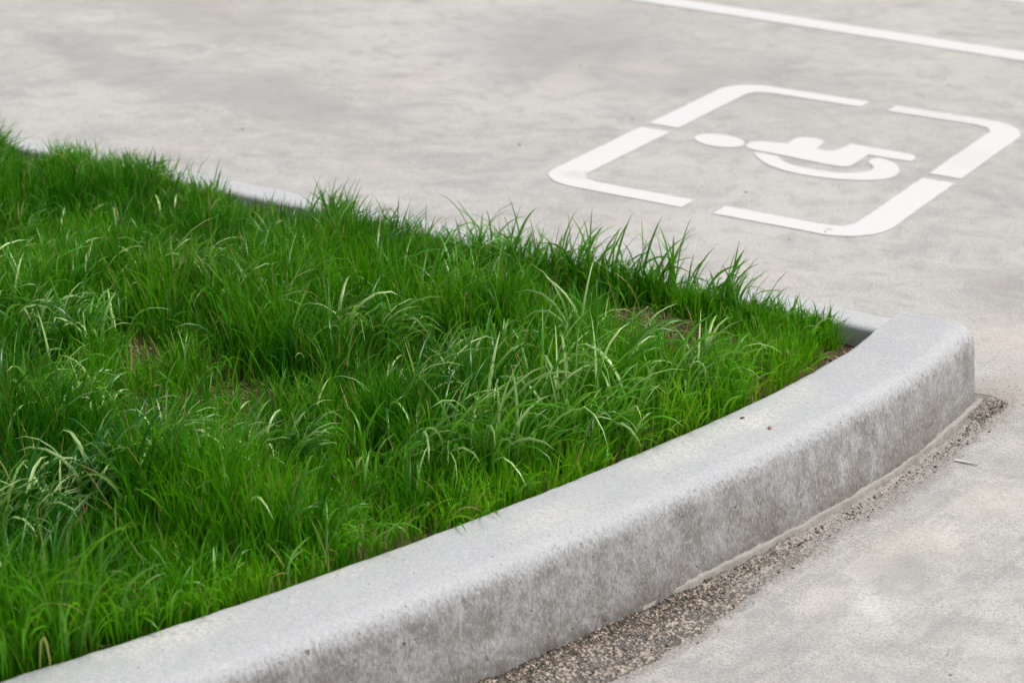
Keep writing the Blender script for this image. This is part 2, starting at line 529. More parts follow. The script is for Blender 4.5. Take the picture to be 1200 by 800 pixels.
def build_pavement():
    ss = np.arange(0.05, S_LEN, .008)
    u, v, nu, nv = curve(ss)
    off = border(ss)
    bu, bv = u + nu * off, v + nv * off
    loop = list(zip(bu, bv))
    loop += [(bu[-1] - .012, -1.378), (bu[-1] - .04, -1.365), (bu[-1] - .09, -1.372), (.98, -1.405), (.95, -1.43)]
    back = np.arange(S_LEN - .04, 0.05, -.05)
    u2, v2, nu2, nv2 = curve(back)
    loop += list(zip(u2 + nu2 * .09, v2 + nv2 * .09))
    nl = len(loop)
    pts = [Vector(p) for p in loop]
    edges = [(i, (i + 1) % nl) for i in range(nl)]
    n_edge = len(ss)
    off2 = off + .050 + (fbm(ss * 5, 0 * ss + 8, 3, 19) - .5) * .05
    k2 = slice(0, n_edge, 3)
    q2 = [Vector(p) for p in zip((u + nu * off2)[k2], (v + nv * off2)[k2])]
    q2 += [Vector(p) for p in ((bu[-1] + .045, -1.36), (bu[-1] + .02, -1.315), (bu[-1] - .05, -1.305), (bu[-1] - .13, -1.325), (.93, -1.37))]
    i2 = len(pts); pts += q2
    edges += [(i2 + i, i2 + i + 1) for i in range(len(q2) - 1)]
    n0 = len(pts)
    R = 90
    for k in range(64):
        a = 2 * math.pi * k / 64
        pts.append(Vector((R * math.cos(a), R * math.sin(a))))
    edges += [(n0 + k, n0 + (k + 1) % 64) for k in range(64)]
    v_, e_, f_, ov, oe, of = delaunay_2d_cdt(pts, edges, [], 0, 1e-6)
    # even-odd test removes the faces that fall in the gutter trench
    lp = np.array(loop)

    def inside(p):
        x, y = p
        x1, y1 = lp[:, 0], lp[:, 1]
        x2, y2 = np.roll(x1, -1), np.roll(y1, -1)
        c = ((y1 > y) != (y2 > y)) & (x < (x2 - x1) * (y - y1) / (y2 - y1 + 1e-12) + x1)
        return c.sum() % 2 == 1
    V = [(p.x, p.y, 0.0) for p in v_]
    F = []
    for f in f_:
        cx = sum(v_[i].x for i in f) / len(f); cy = sum(v_[i].y for i in f) / len(f)
        if abs(cx) > 3 or abs(cy + 2.5) > 4 or not inside((cx, cy)):
            F.append(tuple(f))
    # small step down along the broken edge
    k0 = len(V)
    for i in range(nl): V.append((loop[i][0], loop[i][1], -.03))
    for i in range(nl - 1): F.append((i, i + 1, k0 + i + 1, k0 + i))
    dirt = [1.0 if any(12 < i < n_edge + 3 for i in ov[j]) else 0.0 for j in range(k0)] + [1.0] * nl
    o = mesh_obj("pavement", V, F, M_PAVE, attrs={"dirt": dirt})
    bm = bmesh.new(); bm.from_mesh(o.data); bmesh.ops.recalc_face_normals(bm, faces=bm.faces)
    bm.faces.ensure_lookup_table()
    big = max(bm.faces, key=lambda f: f.calc_area())
    if big.normal.z < 0: bmesh.ops.reverse_faces(bm, faces=bm.faces)
    bm.to_mesh(o.data); bm.free()
    tag(o, kind="structure")


def gutter_z(s, d, b):
    """d: offset from the kerb's inner line, b: pavement border there"""
    x = s; y = d
    z = -.005 + (fbm(x * 22, y * 22, 3, 21) - .5) * .008 + (fbm(x * 130, y * 130, 3, 31) - .5) * .006
    terr = np.floor(fbm(x * 5 + 9, y * 26, 3, 41) * 6) / 6
    z = z + (terr - .5) * .006
    led = sstep(.028, .040, (d - BASE) + (fbm(x * 40, y * 3, 2, 51) - .5) * .014)
    z = z + led * .004
    return z


def build_gutter():
    s0, s1 = float(s_of_v(-3.35)), S_LEN
    ns, nd = 620, 64
    ss = np.linspace(s0, s1 + .07, ns)
    sc_ = np.minimum(ss, S_LEN - 1e-3)
    u, v, nu, nv = curve(sc_)
    v = v + np.maximum(ss - S_LEN, 0)
    b = border(sc_)
    tt = np.linspace(0, 1, nd)
    D = .14 + (b[:, None] + .03 - .14) * tt[None, :]
    SS = np.repeat(ss[:, None], nd, 1)
    X = u[:, None] + nu[:, None] * D
    Y = v[:, None] + nv[:, None] * D
    Z = gutter_z(SS, D, b[:, None])
    lift = sstep(.045, .004, b[:, None] - D) * sstep(.38, .58, fbm(SS * 6, SS * 0 + 2, 3, 77))
    lift = np.maximum(lift, sstep(S_LEN - .09, S_LEN - .02, SS))
    Z = Z * (1 - lift) + (-.0012 + (fbm(SS * 160, D * 160, 2, 78) - .5) * .0016) * lift
    Z = np.where(D > b[:, None] + .004, -.012, Z)
    VV = v[:, None] + 0 * D
    al = sstep(-2.45, -2.05, VV + (fbm(SS * 7, D * 7, 3, 8) - .5) * .5)
    outer = sstep(.030, .075, (D - BASE) + (fbm(SS * 12, D * 12, 3, 18) - .5) * .05)
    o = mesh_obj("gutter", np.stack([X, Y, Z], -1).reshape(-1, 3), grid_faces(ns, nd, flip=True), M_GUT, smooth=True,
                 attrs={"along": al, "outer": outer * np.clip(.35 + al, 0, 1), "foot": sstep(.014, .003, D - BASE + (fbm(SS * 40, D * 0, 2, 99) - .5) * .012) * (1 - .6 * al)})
    tag(o, kind="structure")


build_pavement()
build_gutter()


# ------------------------------------------------------------------ near kerb, one long curved piece
def kerb_profile(n_top=16, n_face=22):
    P = [(.004, .0), (.002, .06), (.0, .11), (.0, .145), (.001, .152), (.004, .157), (.009, .1595)]
    kinds = [0] * len(P)
    for x in np.linspace(.014, .112, n_top): P.append((x, .160 + .0012 * math.sin(math.pi * (x - .014) / .098))); kinds.append(1)
    cx, cz, r = .118, .117, .043
    for a in np.linspace(84, 6, 12): P.append((cx + r * math.cos(math.radians(a)), cz + r * math.sin(math.radians(a)))); kinds.append(2)
    for k in np.linspace(0.04, 1, n_face): P.append((.161 + (BASE - .161) * k, .118 * (1 - k))); kinds.append(3)
    P.append((BASE + .001, -.04)); kinds.append(3)
    return np.array(P), np.array(kinds)


def build_near_kerb():
    P, kinds = kerb_profile()
    pl = np.concatenate([[0], np.cumsum(np.hypot(*np.diff(P, axis=0).T))])
    nP = len(P)
    REND = .030
    ss = np.concatenate([np.linspace(0, s_of_v(-3.5), 60), np.linspace(s_of_v(-3.5) + .006, S_LEN - REND - .004, 640)])
    ring_e = np.array([REND * (1 - math.cos(math.radians(a))) for a in np.linspace(90, 0, 10)])
    ss_all = np.concatenate([ss, S_LEN - ring_e])
    inset = np.concatenate([np.zeros(len(ss)), REND - np.sqrt(np.maximum(REND ** 2 - (REND - ring_e) ** 2, 0))])
    u, v, nu, nv = curve(ss_all)
    n = len(ss_all)
    D = np.repeat(P[None, :, 0], n, 0); Z = np.repeat(P[None, :, 1], n, 0)
    # rounding of the far end
    isout = P[:, 0] > .10
    fo = np.clip((P[:, 0] - .09) / .06, 0, 1)[None, :]
    D = D - inset[:, None] * fo
    Z = Z - np.minimum(inset, .022)[:, None] * sstep(.10, .155, P[:, 1])[None, :]
    S2 = np.repeat(ss_all[:, None], nP, 1); L2 = np.repeat(pl[None, :], n, 0)
    endb = sstep(-1.75, -1.45, v)[:, None]
    D = D - .007 * endb * np.clip((P[:, 0] - .161) / .019, 0, 1)[None, :]
    joinm = sstep(-1.70, -1.53, v)[:, None] * np.isin(np.arange(nP), [3, 4, 5, 6])[None, :]
    Z = Z * (1 - joinm) + (.1592 - np.minimum(inset, .022)[:, None]) * joinm
    rough = (fbm(S2 * 45, L2 * 45, 3, 61) - .5) * .0030 + (fbm(S2 * 7, L2 * 7, 2, 71) - .5) * .005
    inner_chip = (fbm(S2 * 30, L2 * 4, 3, 81) - .5) * .006 * np.isin(np.arange(nP), [3, 4, 5, 6])[None, :]
    facem = (kinds == 3)[None, :]
    D = D + rough * np.where(facem, 1.0, .3) + inner_chip
    Z = Z + rough * np.where((kinds == 1)[None, :], .55, .2) + np.where(facem & (P[None, :, 1] < .02) & (P[None, :, 1] > -.03), (fbm(S2 * 60, S2 * 0, 3, 91) - .5) * .012, 0)
    X = u[:, None] + nu[:, None] * D; Y = v[:, None] + nv[:, None] * D
    verts = np.stack([X, Y, Z], -1).reshape(-1, 3)
    faces = grid_faces(n, nP)
    face_a = np.repeat(np.interp(pl, [pl[kinds == 2][0], pl[kinds == 2][5], pl[kinds == 3][3]], [0, .32, 1])[None, :], n, 0)
    low = np.repeat(np.clip((.14 - P[:, 1]) / .14, 0, 1)[None, :] * (kinds >= 2)[None, :], n, 0)
    inn = np.repeat(((kinds == 0) & (P[:, 1] < .15)).astype(float)[None, :], n, 0)
    splash = np.repeat(np.interp(v, [-3.4, -2.8, -2.5, -2.2, -1.9, -1.6, -1.47, -1.43], [.35, .4, .55, .95, 1, 1, .55, .3])[:, None], nP, 1)
    root = empty("curved_kerb", (float(u_inner(-2.2)) + .09, -2.2, 0))
    tag(root, "long curved concrete kerb with stained outer face in front of the grass", "kerb")
    # end cap
    fl = [tuple(f) for f in faces]
    fl.append(tuple((n - 1) * nP + k for k in range(nP)))
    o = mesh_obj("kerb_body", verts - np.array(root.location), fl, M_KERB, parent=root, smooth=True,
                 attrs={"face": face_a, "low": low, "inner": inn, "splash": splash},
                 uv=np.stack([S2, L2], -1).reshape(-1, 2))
    o.data.transform(Matrix.Translation(root.location)); o.location = -root.location    # keep object coordinates in plan metres
    # thin mortar fillet along the foot of the outer face
    s_a, s_b = float(s_of_v(-2.52)), S_LEN - .012
    ss = np.linspace(s_a, s_b, 420)
    u, v, nu, nv = curve(ss)
    wid = .008 + (fbm(ss * 18, ss * 0, 3, 101) - .5) * .007
    hgt = .0055 + (fbm(ss * 22, ss * 0 + 4, 3, 111) - .5) * .006
    fade = sstep(s_a, s_a + .25, ss + (fbm(ss * 30, ss * 0, 2, 7) - .5) * .2)
    wid = wid * (.25 + .75 * fade); hgt = hgt * fade - .004 * (1 - fade)
    rows = []
    for (dx, z) in ((-.006, 1.05), (.45, 1.0), (.85, .86), (1.0, .55), (1.05, 0)):
        d = BASE - .004 + wid * dx if dx > 0 else BASE - .006 + 0 * wid
        zz = hgt * z if z > 0 else -.02 + 0 * hgt
        zz = zz + (fbm(ss * 90, ss * 0 + dx * 9, 2, 121) - .5) * .003
        rows.append(np.stack([u + nu * d, v + nv * d, zz], -1))
    A = np.stack(rows, 1)
    o2 = mesh_obj("mortar_seam", A.reshape(-1, 3), grid_faces(len(ss), 5), M_MORTAR, parent=root, smooth=True)
    o2.location = -root.location


build_near_kerb()


# ------------------------------------------------------------------ far kerb: straight narrow edging stones
def build_far_kerb():
    root = empty("edging_kerb", (-.5, -1.49, 0))
    tag(root, "straight narrow kerb of pale edging stones behind the grass", "kerb")
    vi, vo, zt = -1.531, -1.446, .1580
    prof = [(vi, -.04), (vi, .02), (vi, .08), (vi, zt - .010), (vi + .003, zt - .004), (vi + .009, zt)]
    prof += [(vi + x, zt + .0006) for x in (.02, .035, .05, .062)]
    for a in np.linspace(80, 5, 6): prof.append((vo - .018 + .018 * math.cos(math.radians(a)), zt - .018 + .018 * math.sin(math.radians(a))))
    prof += [(vo + .002, .10), (vo + .006, .05), (vo + .009, -.04)]
    P = np.array(prof); nP = len(P)
    pl = np.concatenate([[0], np.cumsum(np.hypot(*np.diff(P, axis=0).T))])
    ends = [.860, -.175, -1.178, -2.18, -3.18, -4.18]
    for k in range(5):
        a, b = ends[k] - .0012, ends[k + 1] + .0012
        us = np.concatenate([[a, a - .002, a - .006], np.linspace(a - .02, b + .02, 70), [b + .006, b + .002, b]])
        n = len(us)
        ed = np.zeros(n); ed[[0, -1]] = .004; ed[[1, -2]] = .0015
        U2 = np.repeat(us[:, None], nP, 1); L2 = np.repeat(pl[None, :], n, 0)
        rough = (fbm(U2 * 40 + k * 7, L2 * 40, 3, 131) - .5) * .003
        Yv = np.repeat(P[None, :, 0], n, 0); Zv = np.repeat(P[None, :, 1], n, 0)
        mid = (vi + vo) / 2
        Yv = mid + (Yv - mid) * (1 - ed[:, None] * 2) + rough
        Zv = Zv + rough * .5 - ed[:, None] * .5 * (Zv > .1) + (.002 if k == 1 else 0) * (Zv > .1)
        verts = np.stack([U2, Yv, Zv], -1).reshape(-1, 3)
        fl = [tuple(f) for f in grid_faces(n, nP, flip=False)]
        fl.append(tuple(range(nP))); fl.append(tuple((n - 1) * nP + j for j in range(nP - 1, -1, -1)))
        inn = np.repeat((P[:, 0] < vi + .002).astype(float)[None, :], n, 0) * .25
        z = np.zeros((n, nP))
        o = mesh_obj("kerb_stone", verts, fl, M_KERB2, parent=root, smooth=True,
                     attrs={"face": z, "low": z, "inner": inn, "splash": z}, uv=np.stack([U2, L2], -1).reshape(-1, 2))
        o.location = -root.location
        bm = bmesh.new(); bm.from_mesh(o.data); bmesh.ops.recalc_face_normals(bm, faces=bm.faces); bm.to_mesh(o.data); bm.free()


build_far_kerb()


# ------------------------------------------------------------------ soil of the island
def soil_z(u, v):
    z = .118 + (fbm(u * 6, v * 6, 3, 141) - .5) * .03 + (fbm(u * 40, v * 40, 3, 151) - .5) * .014
    z = z + .022 * np.exp(-((u - .45) / .3) ** 2 - ((v + 1.66) / .05) ** 2)
    return z


def build_soil():
    vs = np.linspace(-4.2, -1.522, 300)
    tt = np.linspace(0, 1, 260)
    ur = u_inner(vs) + .006
    ul = -4.0 + 0 * vs
    # denser towards the visible end
    t2 = 1 - (1 - tt) ** 1.7
    X = ul[:, None] + (ur - ul)[:, None] * t2[None, :]
    Y = np.repeat(vs[:, None], len(tt), 1)
    o = mesh_obj("soil", np.stack([X, Y, soil_z(X, Y)], -1).reshape(-1, 3), grid_faces(len(vs), len(tt), flip=True), M_SOIL, smooth=True)
    tag(o, kind="structure")


build_soil()


# ------------------------------------------------------------------ road markings
def flat(name, outline, z, parent):
    me_v = [(x, y, z) for x, y in outline]
    o = mesh_obj(name, me_v, [tuple(range(len(outline)))], M_PAINT, parent=parent)
    bm = bmesh.new(); bm.from_mesh(o.data)
    bmesh.ops.recalc_face_normals(bm, faces=bm.faces)
    for f in bm.faces:
        if f.normal.z < 0: f.normal_flip()
    bmesh.ops.triangulate(bm, faces=[f for f in bm.faces if len(f.verts) > 4])
    bm.to_mesh(o.data); bm.free()
    return o


def smooth_poly(pts, k=5, sharp=()):
    """closed Catmull-Rom through the points; indices in sharp keep a corner"""
    n = len(pts); out = []
    for i in range(n):
        p0, p1, p2, p3 = (np.array(pts[(i + d) % n], float) for d in (-1, 0, 1, 2))
        if i in sharp: p0 = p1
        if (i + 1) % n in sharp: p3 = p2
        if np.hypot(*(p2 - p1)) > .12: out.append(tuple(p1)); continue
        for t in np.linspace(0, 1, k, endpoint=False):
            out.append(tuple(.5 * ((2 * p1) + (-p0 + p2) * t + (2 * p0 - 5 * p1 + 4 * p2 - p3) * t * t + (-p0 + 3 * p1 - 3 * p2 + p3) * t ** 3)))
    return out


def wobble(pts, amp=.0012):
    res = []
    for i, p in enumerate(pts):
        q = pts[(i + 1) % len(pts)]
        L = math.hypot(q[0] - p[0], q[1] - p[1]); n = max(1, int(L / .02))
        for k in range(n):
            t = k / n
            x, y = p[0] + (q[0] - p[0]) * t, p[1] + (q[1] - p[1]) * t
            res.append((x + random.uniform(-amp, amp), y + random.uniform(-amp, amp)))
    return res


sym = empty("disabled_parking_symbol", (0, 0, 0))
tag(sym, "white painted wheelchair symbol in a broken rounded frame on the pavement", "road marking")
A_, B_, AI, BI = .482, .621, .390, .548


def corner(su, sv, u_end, v_end):
    A_, ru, rv = (.488, .125, .115) if su < 0 else (.482, .135, .15)
    """L-shaped frame piece of the corner (su, sv)"""
    o_arc = []
    for a in np.linspace(0, 90, 12):
        ca, sa = math.cos(math.radians(a)), math.sin(math.radians(a))
        o_arc.append((su * (A_ - ru + ru * ca), sv * (B_ - rv + rv * sa)))
    pts = [(su * A_, v_end)] + o_arc + [(u_end, sv * B_), (u_end, sv * BI), (su * (AI - .062), sv * BI), (su * (AI - .02), sv * (BI - .012)), (su * AI, sv * (BI - .048)), (su * AI, v_end)]
    return wobble(pts)


for (su, sv, ue, ve) in ((-1, -1, -.039, -.010), (-1, 1, -.033, .036), (1, 1, .051, .009), (1, -1, .050, -.037)):
    flat("frame_corner", corner(su, sv, ue, ve), .0018, sym)
head = [(-.231 + .078 * math.cos(a), -.014 + .060 * math.sin(a)) for a in np.linspace(0, 2 * math.pi, 40, endpoint=False)]
head = [(x, y - .10 * (x + .231)) for x, y in head]
flat("head", wobble(head, .0008), .0018, sym)
body_pts = [(-.148, -.002), (-.146, .026), (-.128, .046), (-.096, .053), (-.054, .066), (-.056, .128), (-.041, .150), (-.009, .158), (.020, .146), (.030, .118), (.036, .062),
            (.077, .062), (.092, .090), (.098, .142), (.116, .162), (.269, .156), (.292, .150), (.306, .127), (.308, .104), (.294, .088), (.183, .086), (.184, -.030), (.173, -.056), (.143, -.064), (.059, -.058), (-.021, -.050), (-.100, -.046), (-.135, -.034)]
flat("body", smooth_poly(body_pts, 5, (4, 10, 20)), .0018, sym)
wheel_pts = [(-.094, -.072), (-.089, -.062), (-.024, -.064), (-.002, -.092), (.036, -.115), (.090, -.127), (.157, -.125), (.202, -.106), (.237, -.072), (.246, -.039), (.238, -.012), (.214, .014), (.207, .044), (.213, .068), (.236, .072),
             (.284, .040), (.313, -.011), (.322, -.064), (.308, -.108), (.268, -.145), (.204, -.173), (.132, -.188), (.062, -.183), (-.003, -.160), (-.056, -.118)]
flat("wheel", smooth_poly(wheel_pts, 5, (2,)), .0018, sym)


def line(name, p, q, w_, label, group):
    d = Vector((q[0] - p[0], q[1] - p[1])).normalized(); n = Vector((-d.y, d.x)) * w_ / 2
    o = flat(name, wobble([(p[0] - n.x, p[1] - n.y), (q[0] - n.x, q[1] - n.y), (q[0] + n.x, q[1] + n.y), (p[0] + n.x, p[1] + n.y)], .002), .0018, None)
    tag(o, label, "road marking", group)


line("bay_line", (-3.4, 1.712), (4.0, 1.157), .120, "long white parking bay line crossing the pavement above the wheelchair symbol", "parking bay lines")
line("bay_line", (-.75, 2.365), (4.0, 2.010), .110, "white bay line of which only a sliver shows in the top right corner", "parking bay lines")


# ------------------------------------------------------------------ grass
XR = Vector((.851, .525))                   # plan direction that runs to the right in the picture


def ribbon_mesh(root, az, L, th0, bend, width, twist, hue, dry, segs, fold=False, kink=None, power=1.6, pale=None):
    """All blades of one sort at once; returns verts, faces, attributes."""
    n = len(L)
    t = np.linspace(0, 1, segs + 1)
    th = th0[:, None] + bend[:, None] * t[None, :] ** power
    if kink is not None:
        th = th + kink[:, None] * sstep(.45, .75, t)[None, :]
    ds = (L / segs)[:, None]
    hx = np.sin(th) * ds; hz = np.cos(th) * ds
    H = np.concatenate([np.zeros((n, 1)), np.cumsum(.5 * (hx[:, 1:] + hx[:, :-1]), 1)], 1)
    Zz = np.concatenate([np.zeros((n, 1)), np.cumsum(.5 * (hz[:, 1:] + hz[:, :-1]), 1)], 1)
    Zz = np.maximum(Zz, -.0 + .004 * t[None, :])
    ca, sa = np.cos(az)[:, None], np.sin(az)[:, None]
    sw = (rng.normal(0, .10, n)[:, None] * L[:, None]) * t[None, :] ** 2
    cx = root[:, 0:1] + ca * H - sa * sw; cy = root[:, 1:2] + sa * H + ca * sw; cz = root[:, 2:3] + Zz
    C = np.stack([cx, cy, cz], -1)
    # side vector, turned about the blade by the twist
    tang = np.stack([ca * np.sin(th), sa * np.sin(th), np.cos(th)], -1)
    side = np.stack([-sa + 0 * th, ca + 0 * th, 0 * th], -1)
    nor = np.cross(tang, side)
    ph = twist[:, None] * t[None, :] + rng.uniform(-.9, .9, n)[:, None]
    sd_ = side * np.cos(ph)[..., None] + nor * np.sin(ph)[..., None]
    nn = np.cross(sd_, tang)
    prof = np.interp(t, [0, .12, .4, .7, .9, 1], [.55, .8, 1, .85, .42, .0])
    hw = (width[:, None] * prof[None, :] * .5)[..., None]
    Lp, Rp = C + sd_ * hw, C - sd_ * hw
    k = 3 if fold else 2
    if fold:
        Mp = C - nn * hw * .45
        V = np.stack([Lp, Mp, Rp], 2)            # n, segs+1, 3, xyz
    else:
        V = np.stack([Lp, Rp], 2)
    m = (segs + 1) * k
    base = (np.arange(n) * m)[:, None, None]
    i = np.arange(segs)[None, :, None] * k
    j = np.arange(k - 1)[None, None, :]
    a = base + i + j
    F = np.stack([a, a + 1, a + 1 + k, a + k], -1).reshape(-1, 4)
    rep = lambda x: np.repeat(x, m)
    att = {"pale": rep(pale if pale is not None else np.zeros(n)), "hue": rep(hue), "dry": rep(dry), "along_blade": np.tile(np.repeat(t, k), n)}
    return V.reshape(-1, 3), F, att


def join(parts):
    off = 0; Vs = []; Fs = []; At = {}
    for V, F, a in parts:
        Vs.append(V); Fs.append(F + off); off += len(V)
        for k_, v_ in a.items(): At.setdefault(k_, []).append(v_)
    return np.concatenate(Vs), np.concatenate(Fs), {k_: np.concatenate(v_) for k_, v_ in At.items()}


# left border of the picture on the ground, so grass beyond it can thin out
e0 = np.array([-1.52, -1.54]); e1 = np.array([.347, -3.39])
ed = (e1 - e0) / np.hypot(*(e1 - e0)); en = np.array([-ed[1], ed[0]])      # pointing into the picture


def edge_dist(u, v):
    return (u - e0[0]) * en[0] + (v - e0[1]) * en[1]


BARE = [(-.04, -2.36, .12, .05, .72), (.02, -2.45, .12, .07, .62), (.07, -2.53, .10, .06, .5), (-.28, -2.36, .08, .06, .6), (.43, -1.675, .25, .04, .97), (.47, -1.75, .21, .055, .95), (.53, -1.84, .18, .06, .92), (.59, -1.92, .13, .05, .6),
        (.06, -1.70, .10, .03, .7), (.11, -1.77, .09, .05, .8), (.852, -1.62, .04, .10, 1.0), (-.30, -2.34, .05, .05, .6), (-.25, -2.42, .05, .06, .5),
        (.26, -2.72, .05, .05, .5), (-.75, -1.57, .35, .03, .8), (-.12, -1.585, .14, .03, .95), (-.07, -1.66, .11, .06, .9), (-.02, -1.74, .09, .05, .75), (-.45, -1.64, .25, .04, .5)]


def bare(u, v):
    k = np.ones_like(u)
    for (x, y, rx, ry, f) in BARE:
        d = np.hypot((u - x) / rx, (v - y) / ry) + (fbm(u * 25, v * 25, 2, 161) - .5) * .9
        k = k * (1 - f * (1 - sstep(.6, 1.25, d)))
    return k


def area_mask(u, v, lim=.5):
    ui = u_inner(v)
    ok = (v < -1.548) & (u < ui - .008) & (u < np.where(v > -1.8, .795, .84))
    dl = edge_dist(u, v)
    ok &= dl > -lim
    return ok * np.where(dl > -.08, 1.0, .55)


def scatter(n_try, dens, lim=.5):
    u = rng.uniform(-2.1, .86, n_try); v = rng.uniform(-3.75, -1.54, n_try)
    a = area_mask(u, v, lim)
    keep = rng.uniform(0, 1, n_try) < a * dens(u, v)
    return u[keep], v[keep]


def hgt(u, v):
    h = .075 + .095 * sstep(.25, .75, fbm(u * 4.2, v * 4.2, 3, 171))
    right = sstep(.45, .85, u)
    h = h * (1 - .25 * right)
    h = h * (1 - .22 * sstep(-1.86, -1.60, v) * sstep(-.30, -.5, u)) * (1 - .12 * sstep(-1.9, -1.6, v) * sstep(-.95, -1.15, u))
    h = h * (1 - .45 * sstep(-1.80, -1.60, v) * sstep(-.40, -.3, u) * sstep(.02, -.05, u))
    h = h * (1 - .42 * sstep(-2.05, -1.70, v) * sstep(.1, .3, u) * sstep(.8, .6, u))
    h = h * (1 + .30 * sstep(.5, 0, edge_dist(u, v)) * sstep(-2.5, -2.9, v))
    return h


def warm(u, v):
    """how yellow-green the growth is at a place"""
    k = .34 + .66 * (fbm(u * 3.5 + 3, v * 3.5, 3, 181) - .5) + .7 * (fbm(u * 13, v * 13, 2, 185) - .5)
    k = k + .40 * sstep(.55, .80, u) + .22 * sstep(.12, .02, u_inner(v) - u)
    k = k - .30 * sstep(-2.5, -2.85, v) * sstep(.45, .1, edge_dist(u, v)) - .15 * sstep(-1.9, -1.65, v) * sstep(.5, .3, u) * sstep(-.2, 0, u)
    k = k + .25 * np.exp(-((u - .45) ** 2 + (v + 2.72) ** 2) / .02)
    return k


parts = []
# fine upright grass
dens = lambda u, v: bare(u, v) * (.12 + .88 * sstep(.38, .54, fbm(u * 13, v * 13, 3, 191)))
u, v = scatter(175000, dens)
n = len(u)
L = hgt(u, v) * rng.uniform(.5, 1.25, n)
parts.append(ribbon_mesh(np.stack([u, v, soil_z(u, v) - .004], 1), rng.uniform(0, 2 * math.pi, n), L,
                         np.abs(rng.normal(.05, .17, n)), np.abs(rng.normal(.30, .45, n)), rng.uniform(.0014, .0041, n),
                         rng.normal(0, .7, n), np.clip(warm(u, v) + rng.normal(0, .14, n), 0, 1), rng.uniform(0, 1, n) ** 6 * 1.0, 4))
n_fine = n
# short straw and stems low in the sward
u, v = scatter(60000, lambda u, v: .6 * bare(u, v) ** .25)
n = len(u)
parts.append(ribbon_mesh(np.stack([u, v, soil_z(u, v) - .003], 1), rng.uniform(0, 2 * math.pi, n), rng.uniform(.03, .08, n),
                         np.abs(rng.normal(.3, .4, n)), np.abs(rng.normal(.5, .5, n)), rng.uniform(.0010, .0022, n),
                         rng.normal(0, .5, n), np.clip(.75 + rng.normal(0, .2, n), 0, 1), np.where(rng.uniform(0, 1, n) < .25, .9, .2), 3))

# broad-bladed tussocks whose blades arch over
HOT = [((.0, -3.25), (.08, -2.92), .06), ((.03, -2.92), (.16, -2.68), .05), ((.16, -2.68), (.39, -2.56), .05), ((.39, -2.56), (.56, -2.48), .05),
       ((.53, -2.40), (.66, -2.2), .05), ((.33, -2.44), (.39, -2.32), .04), ((.53, -2.22), (.60, -2.15), .04), ((-.59, -2.45), (-.39, -2.4), .06), ((-.27, -2.70), (-.12, -2.63), .05),
       ((-.50, -2.10), (-.42, -2.08), .03), ((.68, -2.02), (.73, -1.98), .03), ((.0, -2.18), (.25, -2.12), .04), ((.3, -2.05), (.45, -1.98), .03)]


def hot(u, v):
    k = np.zeros_like(u)
    for (p, q, r) in HOT:
        p = np.array(p); q = np.array(q); d = q - p
        t = np.clip(((u - p[0]) * d[0] + (v - p[1]) * d[1]) / (d @ d), 0, 1)
        k = np.maximum(k, np.exp(-((u - p[0] - t * d[0]) ** 2 + (v - p[1] - t * d[1]) ** 2) / (r * r)))
    return k


u, v = scatter(6500, lambda u, v: np.clip(.30 + .7 * hot(u, v), 0, 1) * bare(u, v))
nt_ = rng.integers(3, 8, len(u))
ci = np.repeat(np.arange(len(u)), nt_)
n = len(ci)
hh = hot(u, v)[ci]
ru = u[ci] + rng.normal(0, .010, n); rv = v[ci] + rng.normal(0, .010, n)
ok = area_mask(ru, rv) > 0
ci, hh, ru, rv = ci[ok], hh[ok], ru[ok], rv[ok]; n = len(ci)
base_az = math.atan2(XR.y, XR.x)
caz = (base_az + rng.normal(0, .9, len(u)))[ci]
az = caz + rng.normal(0, .7, n)
L = hgt(ru, rv) * rng.uniform(.9, 1.5, n) * (1 + .30 * hh)
parts.append(ribbon_mesh(np.stack([ru, rv, soil_z(ru, rv) - .004], 1), az, L,
                         np.abs(rng.normal(.08, .13, n)), np.clip(rng.normal(1.0 + .9 * hh, .5, n), .1, 2.8), rng.uniform(.0030, .0060, n) * (1 + .32 * hh),
                         rng.normal(0, .9, n), np.clip(warm(ru, rv) - .08 + rng.normal(0, .12, n), 0, .74), rng.uniform(0, 1, n) ** 5 * .6, 8, True,
                         np.where(rng.uniform(0, 1, n) < .25, rng.uniform(.2, .9, n), 0), 2.3, np.where(rng.uniform(0, 1, n) < 0.14 + .34 * hh, rng.uniform(.45, 1, n), 0)))  # last array: painted highlight strength, on more blades in the hot clumps
n_broad = n
broad_slot = len(parts) - 1
# blades that lean out over the near kerb
n = 240
vq_ = rng.uniform(-3.4, -1.75, n); ru = u_inner(vq_) - rng.uniform(.010, .04, n)
parts.append(ribbon_mesh(np.stack([ru, vq_, soil_z(ru, vq_) - .003], 1), rng.normal(-.45, .6, n), hgt(ru, vq_) * rng.uniform(.9, 1.5, n), np.abs(rng.normal(.2, .1, n)), np.abs(rng.normal(1.5, .4, n)),
                         rng.uniform(.0018, .0042, n), rng.normal(0, .9, n), np.clip(rng.normal(.6, .2, n), 0, 1), rng.uniform(0, 1, n) ** 3, 8, power=2.4))
# short yellowed blades, most of them at the pointed end
u, v = scatter(9000, lambda u, v: .06 + .5 * sstep(.5, .78, u) + .15 * sstep(.12, .02, u_inner(v) - u))
n = len(u)
parts.append(ribbon_mesh(np.stack([u, v, soil_z(u, v)], 1), rng.uniform(0, 6.28, n), hgt(u, v) * rng.uniform(.5, 1.0, n), np.abs(rng.normal(.15, .2, n)), np.abs(rng.normal(1.0, .7, n)),
                         rng.uniform(.0014, .0030, n), rng.normal(0, 1.2, n), rng.uniform(.8, 1, n), rng.uniform(.3, .62, n), 5))
